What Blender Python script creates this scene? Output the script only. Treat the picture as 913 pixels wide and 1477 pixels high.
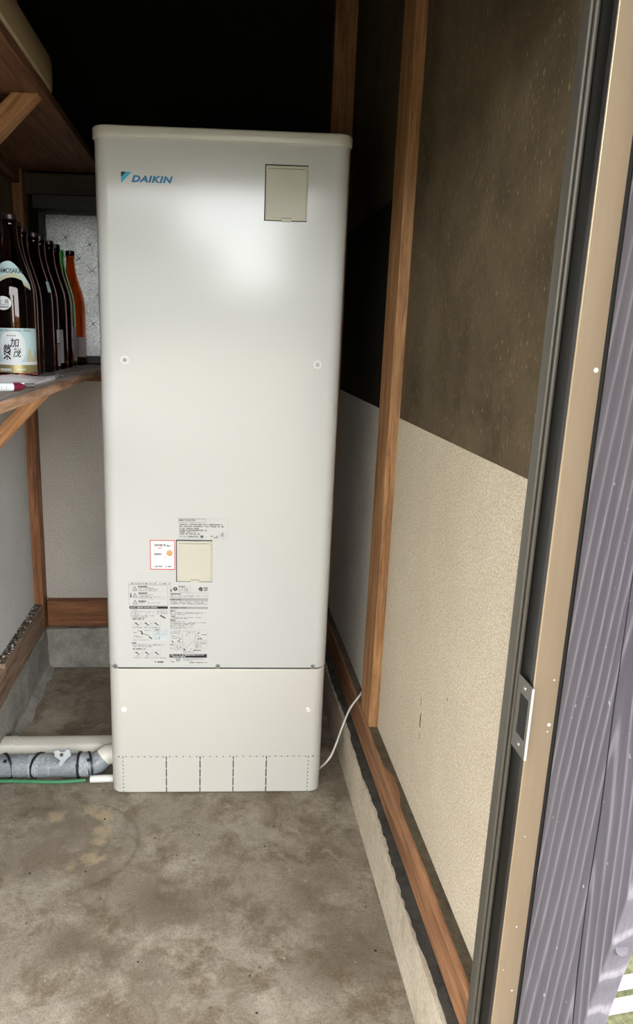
import bpy, bmesh, math, random
from mathutils import Vector, Matrix
random.seed(7)
for o in list(bpy.data.objects): bpy.data.objects.remove(o)
scene = bpy.context.scene
COL = scene.collection

# ------------------------------------------------------------------ camera
FPX, IW, IH, PPX = 1046.9, 913.0, 1477.0, 380.9
cam_d = bpy.data.cameras.new('camera')
cam = bpy.data.objects.new('camera', cam_d); COL.objects.link(cam)
cam_d.sensor_fit = 'VERTICAL'; cam_d.sensor_height = 36.0
cam_d.lens = FPX / IH * 36.0
cam_d.shift_x = (IW/2 - PPX) / IH          # the photograph is cropped off-centre
cam_d.clip_start = 0.02; cam_d.clip_end = 300
yaw, pitch, roll = .0705, .2432, -.0257
cy, sy, cp, sp = math.cos(yaw), math.sin(yaw), math.cos(pitch), math.sin(pitch)
fwd = Vector((sy*cp, cy*cp, -sp)); rgt = Vector((cy, -sy, 0)); dwn = fwd.cross(rgt)
c, s = math.cos(roll), math.sin(roll)
r2 = c*rgt + s*dwn; d2 = -s*rgt + c*dwn
mw = Matrix((r2, -d2, -fwd)).transposed().to_4x4()
mw.translation = Vector((-.0139, -1.9254, 1.3522))
cam.matrix_world = mw
scene.camera = cam

# ------------------------------------------------------------------ world, exposure
world = bpy.data.worlds.new('overcast_sky'); scene.world = world
world.use_nodes = True
bg = world.node_tree.nodes['Background']
bg.inputs['Color'].default_value = (0.94, 0.972, 1.0, 1)
bg.inputs['Strength'].default_value = 6.0
vs = scene.view_settings
scene.display_settings.display_device = 'sRGB'
vs.view_transform = 'Standard'; vs.look = 'None'; vs.gamma = 1.0
vs.use_curve_mapping = False
vs.exposure = 0.75
scene.cycles.use_denoising = True
scene.cycles.max_bounces = 10
scene.cycles.diffuse_bounces = 6
scene.cycles.transmission_bounces = 10
scene.cycles.transparent_max_bounces = 10
scene.cycles.caustics_refractive = False
scene.cycles.caustics_reflective = False
scene.cycles.sample_clamp_indirect = 6.0

# ------------------------------------------------------------------ node helper
class NT:
    def __init__(self, name):
        self.m = bpy.data.materials.new(name); self.m.use_nodes = True
        self.t = self.m.node_tree
        self.b = self.t.nodes['Principled BSDF']
    def n(self, kind, **kw):
        nd = self.t.nodes.new(kind)
        for k, v in kw.items():
            if k.startswith('i_'): nd.inputs[k[2:].replace('_', ' ')].default_value = v
            else: setattr(nd, k, v)
        return nd
    def l(self, a, b): self.t.links.new(a, b)
    def coord(self, scale=(1, 1, 1), loc=(0, 0, 0), rot=(0, 0, 0)):
        tc = self.n('ShaderNodeTexCoord'); mp = self.n('ShaderNodeMapping')
        mp.inputs['Scale'].default_value = scale; mp.inputs['Location'].default_value = loc
        mp.inputs['Rotation'].default_value = rot
        self.l(tc.outputs['Object'], mp.inputs['Vector']); return mp.outputs['Vector']
    def noise(self, vec, scale, detail=4, rough=.55, dist=0):
        nd = self.n('ShaderNodeTexNoise'); nd.inputs['Scale'].default_value = scale
        nd.inputs['Detail'].default_value = detail; nd.inputs['Roughness'].default_value = rough
        nd.inputs['Distortion'].default_value = dist
        self.l(vec, nd.inputs['Vector']); return nd.outputs['Fac']
    def ramp(self, fac, stops):
        nd = self.n('ShaderNodeValToRGB'); els = nd.color_ramp.elements
        while len(els) < len(stops): els.new(.5)
        for e, (p, col) in zip(els, stops):
            e.position = p
            e.color = (*col, 1) if isinstance(col, (tuple, list)) else (col, col, col, 1)
        self.l(fac, nd.inputs['Fac']); return nd.outputs['Color']
    def mix(self, fac, a, b, mode='MIX'):
        nd = self.n('ShaderNodeMix'); nd.data_type = 'RGBA'; nd.blend_type = mode
        for sock, v in ((nd.inputs[0], fac), (nd.inputs[6], a), (nd.inputs[7], b)):
            if isinstance(v, (int, float)): sock.default_value = v
            elif isinstance(v, (tuple, list)): sock.default_value = (*v, 1)
            else: self.l(v, sock)
        return nd.outputs[2]
    def math(self, op, a, b=0, c=0):
        nd = self.n('ShaderNodeMath'); nd.operation = op
        for i, v in enumerate((a, b, c)):
            if isinstance(v, (int, float)): nd.inputs[i].default_value = v
            else: self.l(v, nd.inputs[i])
        return nd.outputs[0]
    def col(self, v):
        if isinstance(v, (tuple, list)): self.b.inputs['Base Color'].default_value = (*v, 1)
        else: self.l(v, self.b.inputs['Base Color'])
    def set(self, **kw):
        for k, v in kw.items():
            sock = self.b.inputs[k.replace('_', ' ')]
            if isinstance(v, (int, float, tuple)): sock.default_value = v
            else: self.l(v, sock)
        return self
    def bump(self, h, strength=.3, dist=.002):
        nd = self.n('ShaderNodeBump'); nd.inputs['Strength'].default_value = strength
        nd.inputs['Distance'].default_value = dist
        self.l(h, nd.inputs['Height']); self.l(nd.outputs['Normal'], self.b.inputs['Normal'])

def plain(name, col, rough=.5, metal=0., spec=.5):
    t = NT(name); t.col(col); t.set(Roughness=rough, Metallic=metal); t.b.inputs['Specular IOR Level'].default_value = spec
    return t.m

def wood(name, dark, light, axis='z', rough=.6, grain=1.0, spec=.35, roty=None):
    t = NT(name)
    k = {'x': (.06, 1, 1), 'y': (1, .06, 1), 'z': (1, 1, .06)}[axis]
    v = t.coord(tuple(q for q in k))
    if roty is not None:
        mp = v.node; mp.vector_type = 'TEXTURE'; mp.inputs['Scale'].default_value = tuple(1/q for q in k); mp.inputs['Rotation'].default_value = (0, roty, 0)
    a = t.noise(v, 55*grain, 5, .6, .8)
    b = t.noise(v, 260*grain, 3, .6)
    g = t.noise(t.coord((1, 1, 1)), 5, 4, .6)
    f = t.math('ADD', t.math('MULTIPLY', a, .7), t.math('MULTIPLY', b, .3))
    cl = t.ramp(f, [(.36, tuple(q*.75 for q in dark)), (.47, tuple((p*.55+q*.45) for p, q in zip(dark, light))), (.56, light), (.66, tuple(min(1, q*1.15) for q in light))])
    cl = t.mix(t.ramp(g, [(.35, 0.), (.7, .5)]), cl, dark, 'MIX')
    t.col(cl); t.set(Roughness=rough); t.b.inputs['Specular IOR Level'].default_value = spec
    t.bump(f, .25, .0015)
    return t.m

def plaster(name, c1, c2, c3):
    t = NT(name); v = t.coord()
    fine = t.noise(v, 270, 3, .75); mid = t.noise(v, 9, 5, .6); big = t.noise(v, 2.2, 4, .6)
    cl = t.ramp(fine, [(.36, c1), (.5, c2), (.64, c3)])
    cl = t.mix(t.ramp(mid, [(.35, .0), (.75, .18)]), cl, c1)
    cl = t.mix(t.ramp(big, [(.4, .0), (.8, .2)]), cl, tuple(q*.75 for q in c1))
    t.col(cl); t.set(Roughness=.95); t.b.inputs['Specular IOR Level'].default_value = .15
    t.bump(fine, .6, .002)
    return t.m

def fibre(name, base, spot, fleck):
    t = NT(name); v = t.coord()
    big = t.noise(v, 4.5, 6, .65, .4); fine = t.noise(t.coord((1, 1, .4)), 150, 4, .7)
    fl = t.noise(t.coord((1, 1, .35), (3, 1, 2), (.25, 0, 0)), 230, 2, .5)
    cl = t.ramp(big, [(.32, spot), (.5, base), (.72, tuple(q*1.45 for q in base))])
    cl = t.mix(t.ramp(fine, [(.3, .0), (.75, .55)]), cl, tuple(q*.55 for q in base))
    cl = t.mix(t.ramp(fl, [(.64, .0), (.74, .8)]), cl, fleck)
    t.col(cl); t.set(Roughness=.95); t.b.inputs['Specular IOR Level'].default_value = .15
    t.bump(fine, .5, .003)
    return t.m

def concrete(name, c1, c2, c3, scale=1., bump=.5):
    t = NT(name); v = t.coord()
    a = t.noise(v, 6*scale, 8, .65); b = t.noise(v, 90*scale, 4, .7); d = t.noise(v, 22*scale, 5, .65, .5)
    cl = t.ramp(a, [(.3, c1), (.5, c2), (.72, c3)])
    cl = t.mix(t.ramp(d, [(.45, 0.), (.75, .6)]), cl, c3)
    cl = t.mix(t.ramp(b, [(.3, .45), (.6, 0.)]), cl, tuple(q*.6 for q in c1))
    t.col(cl); t.set(Roughness=.9); t.b.inputs['Specular IOR Level'].default_value = .25
    h = t.math('ADD', t.math('MULTIPLY', d, .7), t.math('MULTIPLY', b, .3))
    t.bump(h, bump, .006)
    return t.m

def floor_mat():
    t = NT('stained_concrete'); v = t.coord()
    sep = t.n('ShaderNodeSeparateXYZ'); t.l(v, sep.inputs[0]); X, Y = sep.outputs[0], sep.outputs[1]
    a = t.noise(v, 3.2, 8, .65, .3); b = t.noise(v, 190, 4, .75); d = t.noise(v, 9, 8, .72, .5); e = t.noise(v, 42, 6, .75)
    cl = t.ramp(a, [(.3, (0.185, 0.149, 0.108)), (.48, (0.255, 0.216, 0.164)), (.68, (0.317, 0.274, 0.214))])
    cl = t.mix(t.ramp(d, [(.44, 0.), (.60, .85)]), cl, (0.132, 0.095, 0.058))           # brown grime
    cl = t.mix(t.ramp(t.noise(t.coord(loc=(4, 2, 0)), 6, 9, .75), [(.50, 0.), (.64, .85)]), cl, (0.396, 0.344, 0.269))
    cl = t.mix(t.ramp(e, [(.5, 0.), (.7, .45)]), cl, (0.141, 0.112, 0.077))
    cl = t.mix(t.ramp(b, [(.32, .7), (.48, 0.)]), cl, (0.097, 0.076, 0.052))
    cl = t.mix(t.ramp(b, [(.56, 0.), (.72, .55)]), cl, (0.440, 0.386, 0.308))
    def dist(cx, cyy, wob=.5, wob2=0.):
        dx = t.math('SUBTRACT', X, cx); dy = t.math('SUBTRACT', Y, cyy)
        r = t.math('SQRT', t.math('ADD', t.math('MULTIPLY', dx, dx), t.math('MULTIPLY', dy, dy)))
        r = t.math('ADD', r, t.math('MULTIPLY', t.math('SUBTRACT', d, .5), wob))
        return t.math('ADD', r, t.math('MULTIPLY', t.math('SUBTRACT', e, .5), wob2))
    # scraped tan patch left of the tank and the round mark of a drum that once stood there
    tan = None
    for cx, cyy, rr in ((-.36, -.08, .03), (-.325, -.10, .034), (-.318, -.16, .028), (-.316, -.215, .026), (-.335, -.27, .038), (-.375, -.30, .03), (-.30, -.275, .03), (-.455, -.10, .024)):
        m = t.ramp(t.math('DIVIDE', dist(cx, cyy, .12, .10), rr), [(.55, 1.), (1.0, 0.)])
        tan = m if tan is None else t.mix(1., tan, m, 'LIGHTEN')
    tan = t.mix(1., tan, t.ramp(e, [(.34, .1), (.56, .75)]), 'MULTIPLY')
    ring = t.math('ABSOLUTE', t.math('SUBTRACT', dist(-.385, -.215, .022), .172))
    rm = t.ramp(t.math('DIVIDE', ring, .009), [(.2, .42), (1., 0.)])
    rm = t.mix(1., rm, t.ramp(t.math('ADD', t.math('MULTIPLY', X, 4.), 1.75), [(.15, 0.), (.55, 1.)]), 'MULTIPLY')
    cl = t.mix(t.ramp(t.math('DIVIDE', dist(-.385, -.215, .02), .172), [(.9, .22), (1., 0.)]), cl, (0.264, 0.232, 0.189))
    cl = t.mix(rm, cl, (0.106, 0.079, 0.050))
    cl = t.mix(tan, cl, (0.414, 0.320, 0.189))
    for cx, cyy, rr in ((.29, -.60, .14), (-.13, -.42, .11), (-.33, -.55, .07), (.26, -.40, .10), (-.25, -.58, .06)):
        m = t.ramp(t.math('DIVIDE', dist(cx, cyy, .3, .1), rr), [(.1, .6), (1.0, 0.)])
        cl = t.mix(m, cl, (0.101, 0.073, 0.045))
    t.col(cl); t.set(Roughness=t.ramp(a, [(.3, .5), (.7, .8)])); t.b.inputs['Specular IOR Level'].default_value = .35
    t.bump(t.math('ADD', t.math('MULTIPLY', b, .3), t.math('MULTIPLY', e, .5)), .35, .003)
    return t.m

def plank_mat():
    t = NT('weathered_purple_grey_board'); v = t.coord()
    sep = t.n('ShaderNodeSeparateXYZ'); t.l(v, sep.inputs[0]); Y, Z = sep.outputs[1], sep.outputs[2]
    sl = t.noise(t.coord((1, 1, .12)), 9, 3, .5)                     # slow wander of the grain
    yy = t.math('ADD', t.math('ADD', Y, 1.158), t.math('MULTIPLY', Z, .012))
    yy = t.math('ADD', yy, t.math('MULTIPLY', t.math('SUBTRACT', sl, .5), .045))
    hyp = t.math('SQRT', t.math('ADD', t.math('MULTIPLY', yy, yy), .00004))
    g = t.math('ADD', t.math('MULTIPLY', t.math('POWER', hyp, .8), 36.), t.math('MULTIPLY', Z, 5.0))
    w = t.math('FRACT', g)
    fine = t.noise(t.coord((1, 1, .025)), 380, 4, .65)
    big = t.noise(t.coord((1, 1, .3)), 9, 4, .6)
    cl = t.ramp(w, [(.0, (.235, .215, .24)), (.10, (.27, .248, .27)), (.24, (.135, .12, .142)), (.7, (.108, .096, .114)), (.93, (.125, .112, .13)), (1., (.235, .215, .24))])
    cl = t.mix(t.ramp(fine, [(.35, .45), (.62, 0.)]), cl, (.075, .066, .08))
    cl = t.mix(t.ramp(big, [(.42, 0.), (.75, .4)]), cl, (.19, .175, .188))
    speck = t.noise(t.coord((1, 1, .6)), 120, 2, .5)
    cl = t.mix(t.ramp(speck, [(.74, 0.), (.775, .7)]), cl, (.6, .58, .58))
    t.col(cl); t.set(Roughness=.75); t.b.inputs['Specular IOR Level'].default_value = .3
    t.bump(t.math('ADD', t.math('MULTIPLY', w, .4), fine), .3, .0012)
    return t.m

def glass(name, col, rough=.03):
    t = NT(name); t.col(col); t.set(Roughness=rough, IOR=1.5); t.b.inputs['Transmission Weight'].default_value = 1.
    return t.m

def enamel(name, col, rough):
    t = NT(name); v = t.coord()
    n = t.noise(v, 900, 2, .5)
    t.col(col); t.set(Roughness=rough); t.b.inputs['Specular IOR Level'].default_value = .75
    t.bump(n, .04, .0004)
    return t.m

M = {}
M['floor'] = floor_mat()
M['foundation'] = concrete('rough_foundation_concrete', (.20, .19, .165), (.30, .285, .25), (.42, .40, .355), 1.6, .8)
M['foundation_r'] = concrete('smooth_foundation_concrete', (.36, .295, .215), (.52, .44, .335), (.64, .56, .44), 1., .4)
M['plaster_left'] = plaster('pale_grey_sand_plaster', (.52, .50, .48), (.73, .715, .69), (.87, .855, .835))
M['plaster_back'] = plaster('beige_grey_sand_plaster', (.36, .325, .28), (.58, .53, .47), (.78, .73, .66))
M['plaster_right'] = plaster('cream_sand_plaster', (.40, .325, .225), (.56, .475, .355), (.69, .61, .485))
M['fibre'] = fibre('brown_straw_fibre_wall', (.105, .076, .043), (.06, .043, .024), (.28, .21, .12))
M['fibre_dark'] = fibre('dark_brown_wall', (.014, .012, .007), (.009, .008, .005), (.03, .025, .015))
M['board_dark'] = wood('sooty_dark_boards', (.010, .008, .006), (.022, .017, .012), 'x')
M['sill'] = wood('red_brown_sill_timber', (.15, .062, .026), (.36, .175, .085), 'y')
M['sill_old'] = wood('dusty_old_sill_timber', (.17, .105, .065), (.36, .245, .165), 'y', .8)
M['sill_back'] = wood('red_brown_back_sill', (.13, .048, .018), (.30, .125, .055), 'x')
M['dust_top'] = concrete('dusty_timber_top', (.055, .042, .028), (.10, .078, .05), (.17, .135, .09), 3., .6)
M['post'] = wood('orange_pine_post', (.20, .085, .03), (.43, .225, .10), 'z')
M['post_red'] = wood('red_pine_post', (.17, .06, .022), (.36, .155, .065), 'z')
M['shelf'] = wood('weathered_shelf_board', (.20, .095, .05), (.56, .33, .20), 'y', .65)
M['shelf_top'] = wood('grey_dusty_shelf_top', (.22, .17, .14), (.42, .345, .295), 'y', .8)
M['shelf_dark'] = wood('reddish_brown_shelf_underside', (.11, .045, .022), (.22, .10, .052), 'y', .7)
M['brace'] = wood('orange_pine_brace', (.28, .12, .045), (.56, .30, .14), 'x', roty=-.82)
M['beam'] = wood('dark_beam', (.03, .02, .012), (.055, .036, .02), 'x')
M['tank'] = enamel('ivory_white_enamel', (.60, .597, .575), .17)
M['tank_cover'] = enamel('ivory_leg_cover_enamel', (.56, .537, .485), .22)
M['lid'] = enamel('ivory_lid_enamel', (.60, .575, .51), .26)
M['hatch'] = plain('beige_hatch_plastic', (.56, .53, .435), .45)
M['gap'] = plain('shadow_gap', (.012, .011, .010), .8)
M['black'] = plain('black_print', (.012, .012, .014), .5)
M['grey_print'] = plain('grey_print', (.10, .10, .10), .5)
M['light_print'] = plain('light_grey_print', (.34, .34, .34), .5)
M['faint_print'] = plain('faint_grey_print', (.20, .20, .20), .5)
M['paper'] = plain('white_sticker', (.80, .80, .79), .35)
M['paper_blue'] = plain('bluish_paper_print', (.54, .60, .62), .4)
M['red'] = plain('red_print', (.55, .09, .08), .4)
M['orange'] = plain('orange_print', (.75, .38, .10), .4)
M['logo_blue'] = plain('logo_blue', (.0, .16, .36), .35)
M['logo_cyan'] = plain('logo_cyan', (.03, .37, .52), .35)
M['steel'] = plain('zinc_screw', (.42, .42, .41), .35, .9)
M['white_cap'] = plain('white_plastic_cap', (.78, .77, .74), .35)
M['cable'] = plain('white_cable_sheath', (.66, .63, .58), .45)
M['duct'] = plain('cream_duct_plastic', (.66, .63, .55), .4)
M['foam'] = None
M['tie'] = plain('black_nylon_tie', (.012, .012, .014), .4)
M['valve'] = plain('light_grey_valve_plastic', (.46, .48, .50), .45)
M['white_pipe'] = plain('white_drain_pipe', (.72, .71, .67), .4)
M['green'] = plain('green_hose', (.05, .20, .09), .5)
M['alu'] = plain('brown_grey_aluminium', (.095, .083, .066), .42, .3)
M['alu_dark'] = plain('dark_bronze_aluminium', (.010, .009, .008), .35, .3)
M['alu_mid'] = plain('bronze_aluminium_lip', (.06, .056, .055), .35, .5)
M['plate'] = plain('dull_zinc_strike_plate', (.15, .135, .115), .38, .4)
M['plate_edge'] = plain('bright_plate_edge', (.80, .78, .72), .3, .3)
M['plank'] = plank_mat()
M['crack'] = plain('board_crack', (.012, .010, .012), .9)
M['glass_brown'] = glass('dark_brown_glass', (.20, .035, .012))
M['glass_amber'] = glass('amber_glass', (.62, .20, .04))
M['glass_green'] = glass('green_glass', (.22, .72, .25))
M['cap_dark'] = plain('dark_bottle_cap', (.03, .02, .02), .3, .4)
M['label_blue'] = plain('pale_blue_label', (.50, .66, .68), .5)
M['label_white'] = plain('white_label', (.74, .76, .76), .5)
M['label_gold'] = plain('gold_label', (.42, .35, .16), .35, .5)
M['label_tan'] = plain('pale_gold_mountain', (.52, .49, .33), .5)
M['label_pink'] = plain('pinkish_label_side', (.45, .40, .40), .5)
M['maroon'] = plain('maroon_cap', (.16, .012, .035), .3)
M['bag'] = plain('milky_plastic_bag', (.86, .83, .82), .2)
M['tan_plastic'] = plain('tan_plastic_tub', (.36, .27, .155), .4)
M['window_frame'] = plain('dark_window_frame', (.014, .013, .011), .5)
M['ground'] = concrete('yard_gravel', (.14, .125, .09), (.24, .22, .17), (.36, .34, .28), 3., .8)
M['grass'] = concrete('yard_grass', (.05, .055, .02), (.10, .10, .045), (.19, .175, .10), 12., .9)
M['white_paint'] = plain('white_painted_wood', (.80, .80, .78), .5)
M['ledge'] = concrete('dirty_footing_ledge', (.03, .028, .024), (.06, .055, .046), (.10, .09, .075), 4., .8)
M['ceiling'] = wood('dark_ceiling_boards', (.02, .014, .009), (.045, .03, .018), 'y')

def alu_tan():
    t = NT('champagne_aluminium'); v = t.coord((1, 1, .1))
    n = t.noise(v, 12, 5, .6); f = t.noise(t.coord(), 70, 5, .7)
    cl = t.ramp(n, [(.3, (.42, .30, .19)), (.7, (.54, .41, .275))])
    cl = t.mix(t.ramp(f, [(.62, 0.), (.78, .35)]), cl, (.66, .55, .42))
    t.col(cl); t.set(Roughness=.3, Metallic=.5); return t.m
M['alu_tan'] = alu_tan()
def foam_mat():
    t = NT('blue_grey_pipe_wrap'); v = t.coord((1, 2.5, 2.5), rot=(0, 0, .5))
    n = t.noise(v, 40, 4, .6, 1.2)
    t.col(t.ramp(n, [(.35, (.17, .19, .205)), (.65, (.28, .30, .315))])); t.set(Roughness=.28)
    t.bump(n, .5, .004); return t.m
M['foam'] = foam_mat()
def tape_mat():
    t = NT('silvery_vinyl_tape'); v = t.coord((3, 1, 1), rot=(0, .4, .4))
    n = t.noise(v, 45, 4, .65, 1.5)
    t.col(t.ramp(n, [(.35, (.26, .28, .30)), (.62, (.46, .48, .50))])); t.set(Roughness=.22)
    t.bump(n, .8, .006); return t.m
M['tape'] = tape_mat()
def pane_mat():
    t = NT('frosted_patterned_glass'); v = t.coord()
    n = t.noise(v, 170, 3, .7); b = t.noise(v, 14, 4, .6)
    tr = t.n('ShaderNodeBsdfTranslucent'); gl = t.n('ShaderNodeBsdfGlossy'); mx = t.n('ShaderNodeMixShader')
    cl = t.ramp(n, [(.36, (.14, .14, .137)), (.64, (.44, .44, .43))])
    cl = t.mix(t.ramp(b, [(.3, 0.), (.7, .4)]), cl, (.10, .105, .105))
    t.l(cl, tr.inputs['Color']); gl.inputs['Roughness'].default_value = .25
    mx.inputs[0].default_value = .12
    bp = t.n('ShaderNodeBump'); bp.inputs['Strength'].default_value = .6; bp.inputs['Distance'].default_value = .002
    t.l(n, bp.inputs['Height']); t.l(bp.outputs['Normal'], gl.inputs['Normal'])
    t.l(tr.outputs[0], mx.inputs[1]); t.l(gl.outputs[0], mx.inputs[2])
    t.l(mx.outputs[0], t.t.nodes['Material Output'].inputs['Surface']); return t.m
M['pane'] = pane_mat()
def clear_film():
    t = NT('clear_plastic_film'); t.col((.9, .88, .88)); t.set(Roughness=.12, IOR=1.2)
    t.b.inputs['Transmission Weight'].default_value = .55; return t.m
M['film'] = clear_film()

# ------------------------------------------------------------------ mesh helpers
def obj(name, bm, mats, parent=None, smooth=False, bevel=0., seg=2):
    me = bpy.data.meshes.new(name)
    bmesh.ops.recalc_face_normals(bm, faces=bm.faces)
    bm.to_mesh(me); bm.free()
    if not isinstance(mats, (list, tuple)): mats = [mats]
    for m in mats: me.materials.append(M[m] if isinstance(m, str) else m)
    o = bpy.data.objects.new(name, me); COL.objects.link(o)
    if parent: o.parent = parent
    if smooth:
        for p in me.polygons: p.use_smooth = True
        try: me.set_sharp_from_angle(angle=math.radians(40))
        except Exception: pass
    if bevel > 0:
        md = o.modifiers.new('bevel', 'BEVEL'); md.width = bevel; md.segments = seg
        md.limit_method = 'ANGLE'; md.angle_limit = math.radians(35)
    return o
def tag(o, label, cat, group=None, kind=None):
    o['label'] = label
    if cat: o['category'] = cat
    if group: o['group'] = group
    if kind: o['kind'] = kind
    return o
def struct(o, label=None):
    o['kind'] = 'structure'
    if label: o['label'] = label
    return o
def empty(name, loc=(0, 0, 0), rotz=0.):
    o = bpy.data.objects.new(name, None); COL.objects.link(o)
    o.location = loc; o.rotation_euler = (0, 0, rotz); o.empty_display_size = .05
    return o
def box(bm, x0, x1, y0, y1, z0, z1, mat=0):
    vs = [bm.verts.new((x, y, z)) for z in (z0, z1) for y in (y0, y1) for x in (x0, x1)]
    fs = [(0, 1, 3, 2), (4, 6, 7, 5), (0, 4, 5, 1), (2, 3, 7, 6), (0, 2, 6, 4), (1, 5, 7, 3)]
    out = []
    for f in fs:
        fc = bm.faces.new([vs[i] for i in f]); fc.material_index = mat; out.append(fc)
    return out
def B(name, mats, parent, *a, bevel=0., seg=2):
    bm = bmesh.new(); box(bm, *a); return obj(name, bm, mats, parent, bevel=bevel, seg=seg)
def extrude_poly(bm, pts, axis, a, b, mat=0):
    """pts: 2D outline; axis the extrusion axis ('x','y','z')."""
    def p3(p, q):
        return {'x': (q, p[0], p[1]), 'y': (p[0], q, p[1]), 'z': (p[0], p[1], q)}[axis]
    va = [bm.verts.new(p3(p, a)) for p in pts]; vb = [bm.verts.new(p3(p, b)) for p in pts]
    n = len(pts)
    f = [bm.faces.new(va), bm.faces.new(vb[::-1])]
    for i in range(n): f.append(bm.faces.new((va[i], vb[i], vb[(i+1) % n], va[(i+1) % n])))
    for q in f: q.material_index = mat
def rrect(x0, x1, y0, y1, r, n=6):
    pts = []
    for cx, cyy, a0 in ((x1-r, y1-r, 0), (x0+r, y1-r, 90), (x0+r, y0+r, 180), (x1-r, y0+r, 270)):
        for i in range(n+1):
            a = math.radians(a0 + 90*i/n); pts.append((cx + r*math.cos(a), cyy + r*math.sin(a)))
    return pts
def loft(bm, rings, cap=True, mat=0):
    vr = [[bm.verts.new(p) for p in ring] for ring in rings]
    n = len(rings[0])
    for a, b in zip(vr, vr[1:]):
        for i in range(n):
            f = bm.faces.new((a[i], a[(i+1) % n], b[(i+1) % n], b[i])); f.material_index = mat
    if cap:
        f = bm.faces.new(vr[0][::-1]); f.material_index = mat
        f = bm.faces.new(vr[-1]); f.material_index = mat
def tube(bm, pts, r, n=12, mat=0, cap=True):
    pts = [Vector(p) for p in pts]; rr = r if isinstance(r, (list, tuple)) else [r]*len(pts)
    rings = []; up = Vector((0, 0, 1)); prev = None
    for i, p in enumerate(pts):
        d = (pts[min(i+1, len(pts)-1)] - pts[max(i-1, 0)]).normalized()
        if prev is None:
            a = d.cross(up)
            if a.length < .1: a = d.cross(Vector((0, 1, 0)))
            a.normalize()
        else:
            a = (prev - d*prev.dot(d)).normalized()
        prev = a; b = d.cross(a)
        rings.append([p + rr[i]*(math.cos(2*math.pi*k/n)*a + math.sin(2*math.pi*k/n)*b) for k in range(n)])
    loft(bm, rings, cap, mat)
def smooth_path(pts, k=6):
    P = [Vector(p) for p in pts]; out = []
    for i in range(len(P)-1):
        p0, p1, p2, p3 = P[max(i-1, 0)], P[i], P[i+1], P[min(i+2, len(P)-1)]
        for j in range(k):
            t = j/k
            out.append(.5*((2*p1) + (p2-p0)*t + (2*p0-5*p1+4*p2-p3)*t*t + (3*p1-p0-3*p2+p3)*t**3))
    out.append(P[-1]); return out
def lathe(bm, prof, n=32, mat=0, cx=0, cyy=0):
    rings = []
    for r, z in prof:
        rings.append([bm.verts.new((cx + r*math.cos(2*math.pi*k/n), cyy + r*math.sin(2*math.pi*k/n), z)) for k in range(n)])
    for a, b in zip(rings, rings[1:]):
        for i in range(n):
            bm.faces.new((a[i], a[(i+1) % n], b[(i+1) % n], b[i])).material_index = mat
    return rings
def disc(bm, cx, cz, y0, y1, r, n=20, mat=0, r1=None):
    """cylinder along y (y1 is the outer, camera-side end)."""
    r1 = r if r1 is None else r1
    a = [(cx + r*math.cos(2*math.pi*k/n), y0, cz + r*math.sin(2*math.pi*k/n)) for k in range(n)]
    b = [(cx + r1*math.cos(2*math.pi*k/n), y1, cz + r1*math.sin(2*math.pi*k/n)) for k in range(n)]
    loft(bm, [a, b], True, mat)
def text2d(body, size, offset=0., shear=0., spacing=1.):
    """a flat text as (verts2d, faces), left-bottom anchored at its own bounding box."""
    cu = bpy.data.curves.new('text', 'FONT'); cu.body = body; cu.size = size; cu.offset = offset
    cu.shear = shear; cu.space_character = spacing; cu.resolution_u = 3
    o = bpy.data.objects.new('text', cu); COL.objects.link(o)
    dg = bpy.context.evaluated_depsgraph_get(); dg.update()
    me = o.evaluated_get(dg).to_mesh()
    v = [(p.co.x, p.co.y) for p in me.vertices]; f = [tuple(p.vertices) for p in me.polygons]
    o.evaluated_get(dg).to_mesh_clear(); bpy.data.objects.remove(o); bpy.data.curves.remove(cu)
    if not v: return [], []
    x0 = min(p[0] for p in v); y0 = min(p[1] for p in v)
    return [(p[0]-x0, p[1]-y0) for p in v], f
def put_text(bm, body, x0, x1, z0, z1, mapf, mat=0, **kw):
    """fits the text into the rectangle and maps each 2D point with mapf."""
    v, f = text2d(body, 1., **kw)
    if not v: return
    w = max(p[0] for p in v) or 1; h = max(p[1] for p in v) or 1
    vs = [bm.verts.new(mapf(x0 + p[0]/w*(x1-x0), z0 + p[1]/h*(z1-z0))) for p in v]
    for q in f:
        try: bm.faces.new([vs[i] for i in q]).material_index = mat
        except ValueError: pass

# ================================================================== SETTING
XL, XR, YB, ZC = -.722, .460, .90, 2.62
ZH = 1.84
YF = -1.03                      # outer face of the front wall
# floor
struct(B('floor', 'floor', None, -.95, .60, -1.30, 1.10, -.12, 0.), 'stained grey concrete floor of the store room')
# walls: each a core with its plaster fields as parts
wr = struct(B('wall_right', 'fibre_dark', None, XR+.012, XR+.10, -1.00, 1.05, 0, ZC), 'right wall, cream sand plaster below and brown straw plaster above')
B('lower_plaster', 'plaster_right', wr, XR, XR+.014, -.976, .0, .24, 1.145)
B('upper_plaster', 'fibre', wr, XR+.002, XR+.014, -.976, .0, 1.145, ZC)
B('lower_plaster', 'plaster_back', wr, XR, XR+.014, .0, YB, .24, 1.145)  # rear bay's cream plaster made greyer, its shade put into the colour
B('middle_plaster', 'fibre_dark', wr, XR+.003, XR+.014, .0, YB, 1.145, 1.712)  # darker field between the lower and upper plaster
B('upper_plaster', 'fibre', wr, XR+.002, XR+.014, .0, YB, 1.712, ZC)
bm = bmesh.new(); extrude_poly(bm, [(-.457, .518), (-.4545, .50), (-.4575, .482), (-.4605, .483), (-.4595, .50), (-.459, .518)], 'x', XR-.0006, XR+.004)
obj('gouge', bm, 'crack', wr)
bm = bmesh.new()
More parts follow.
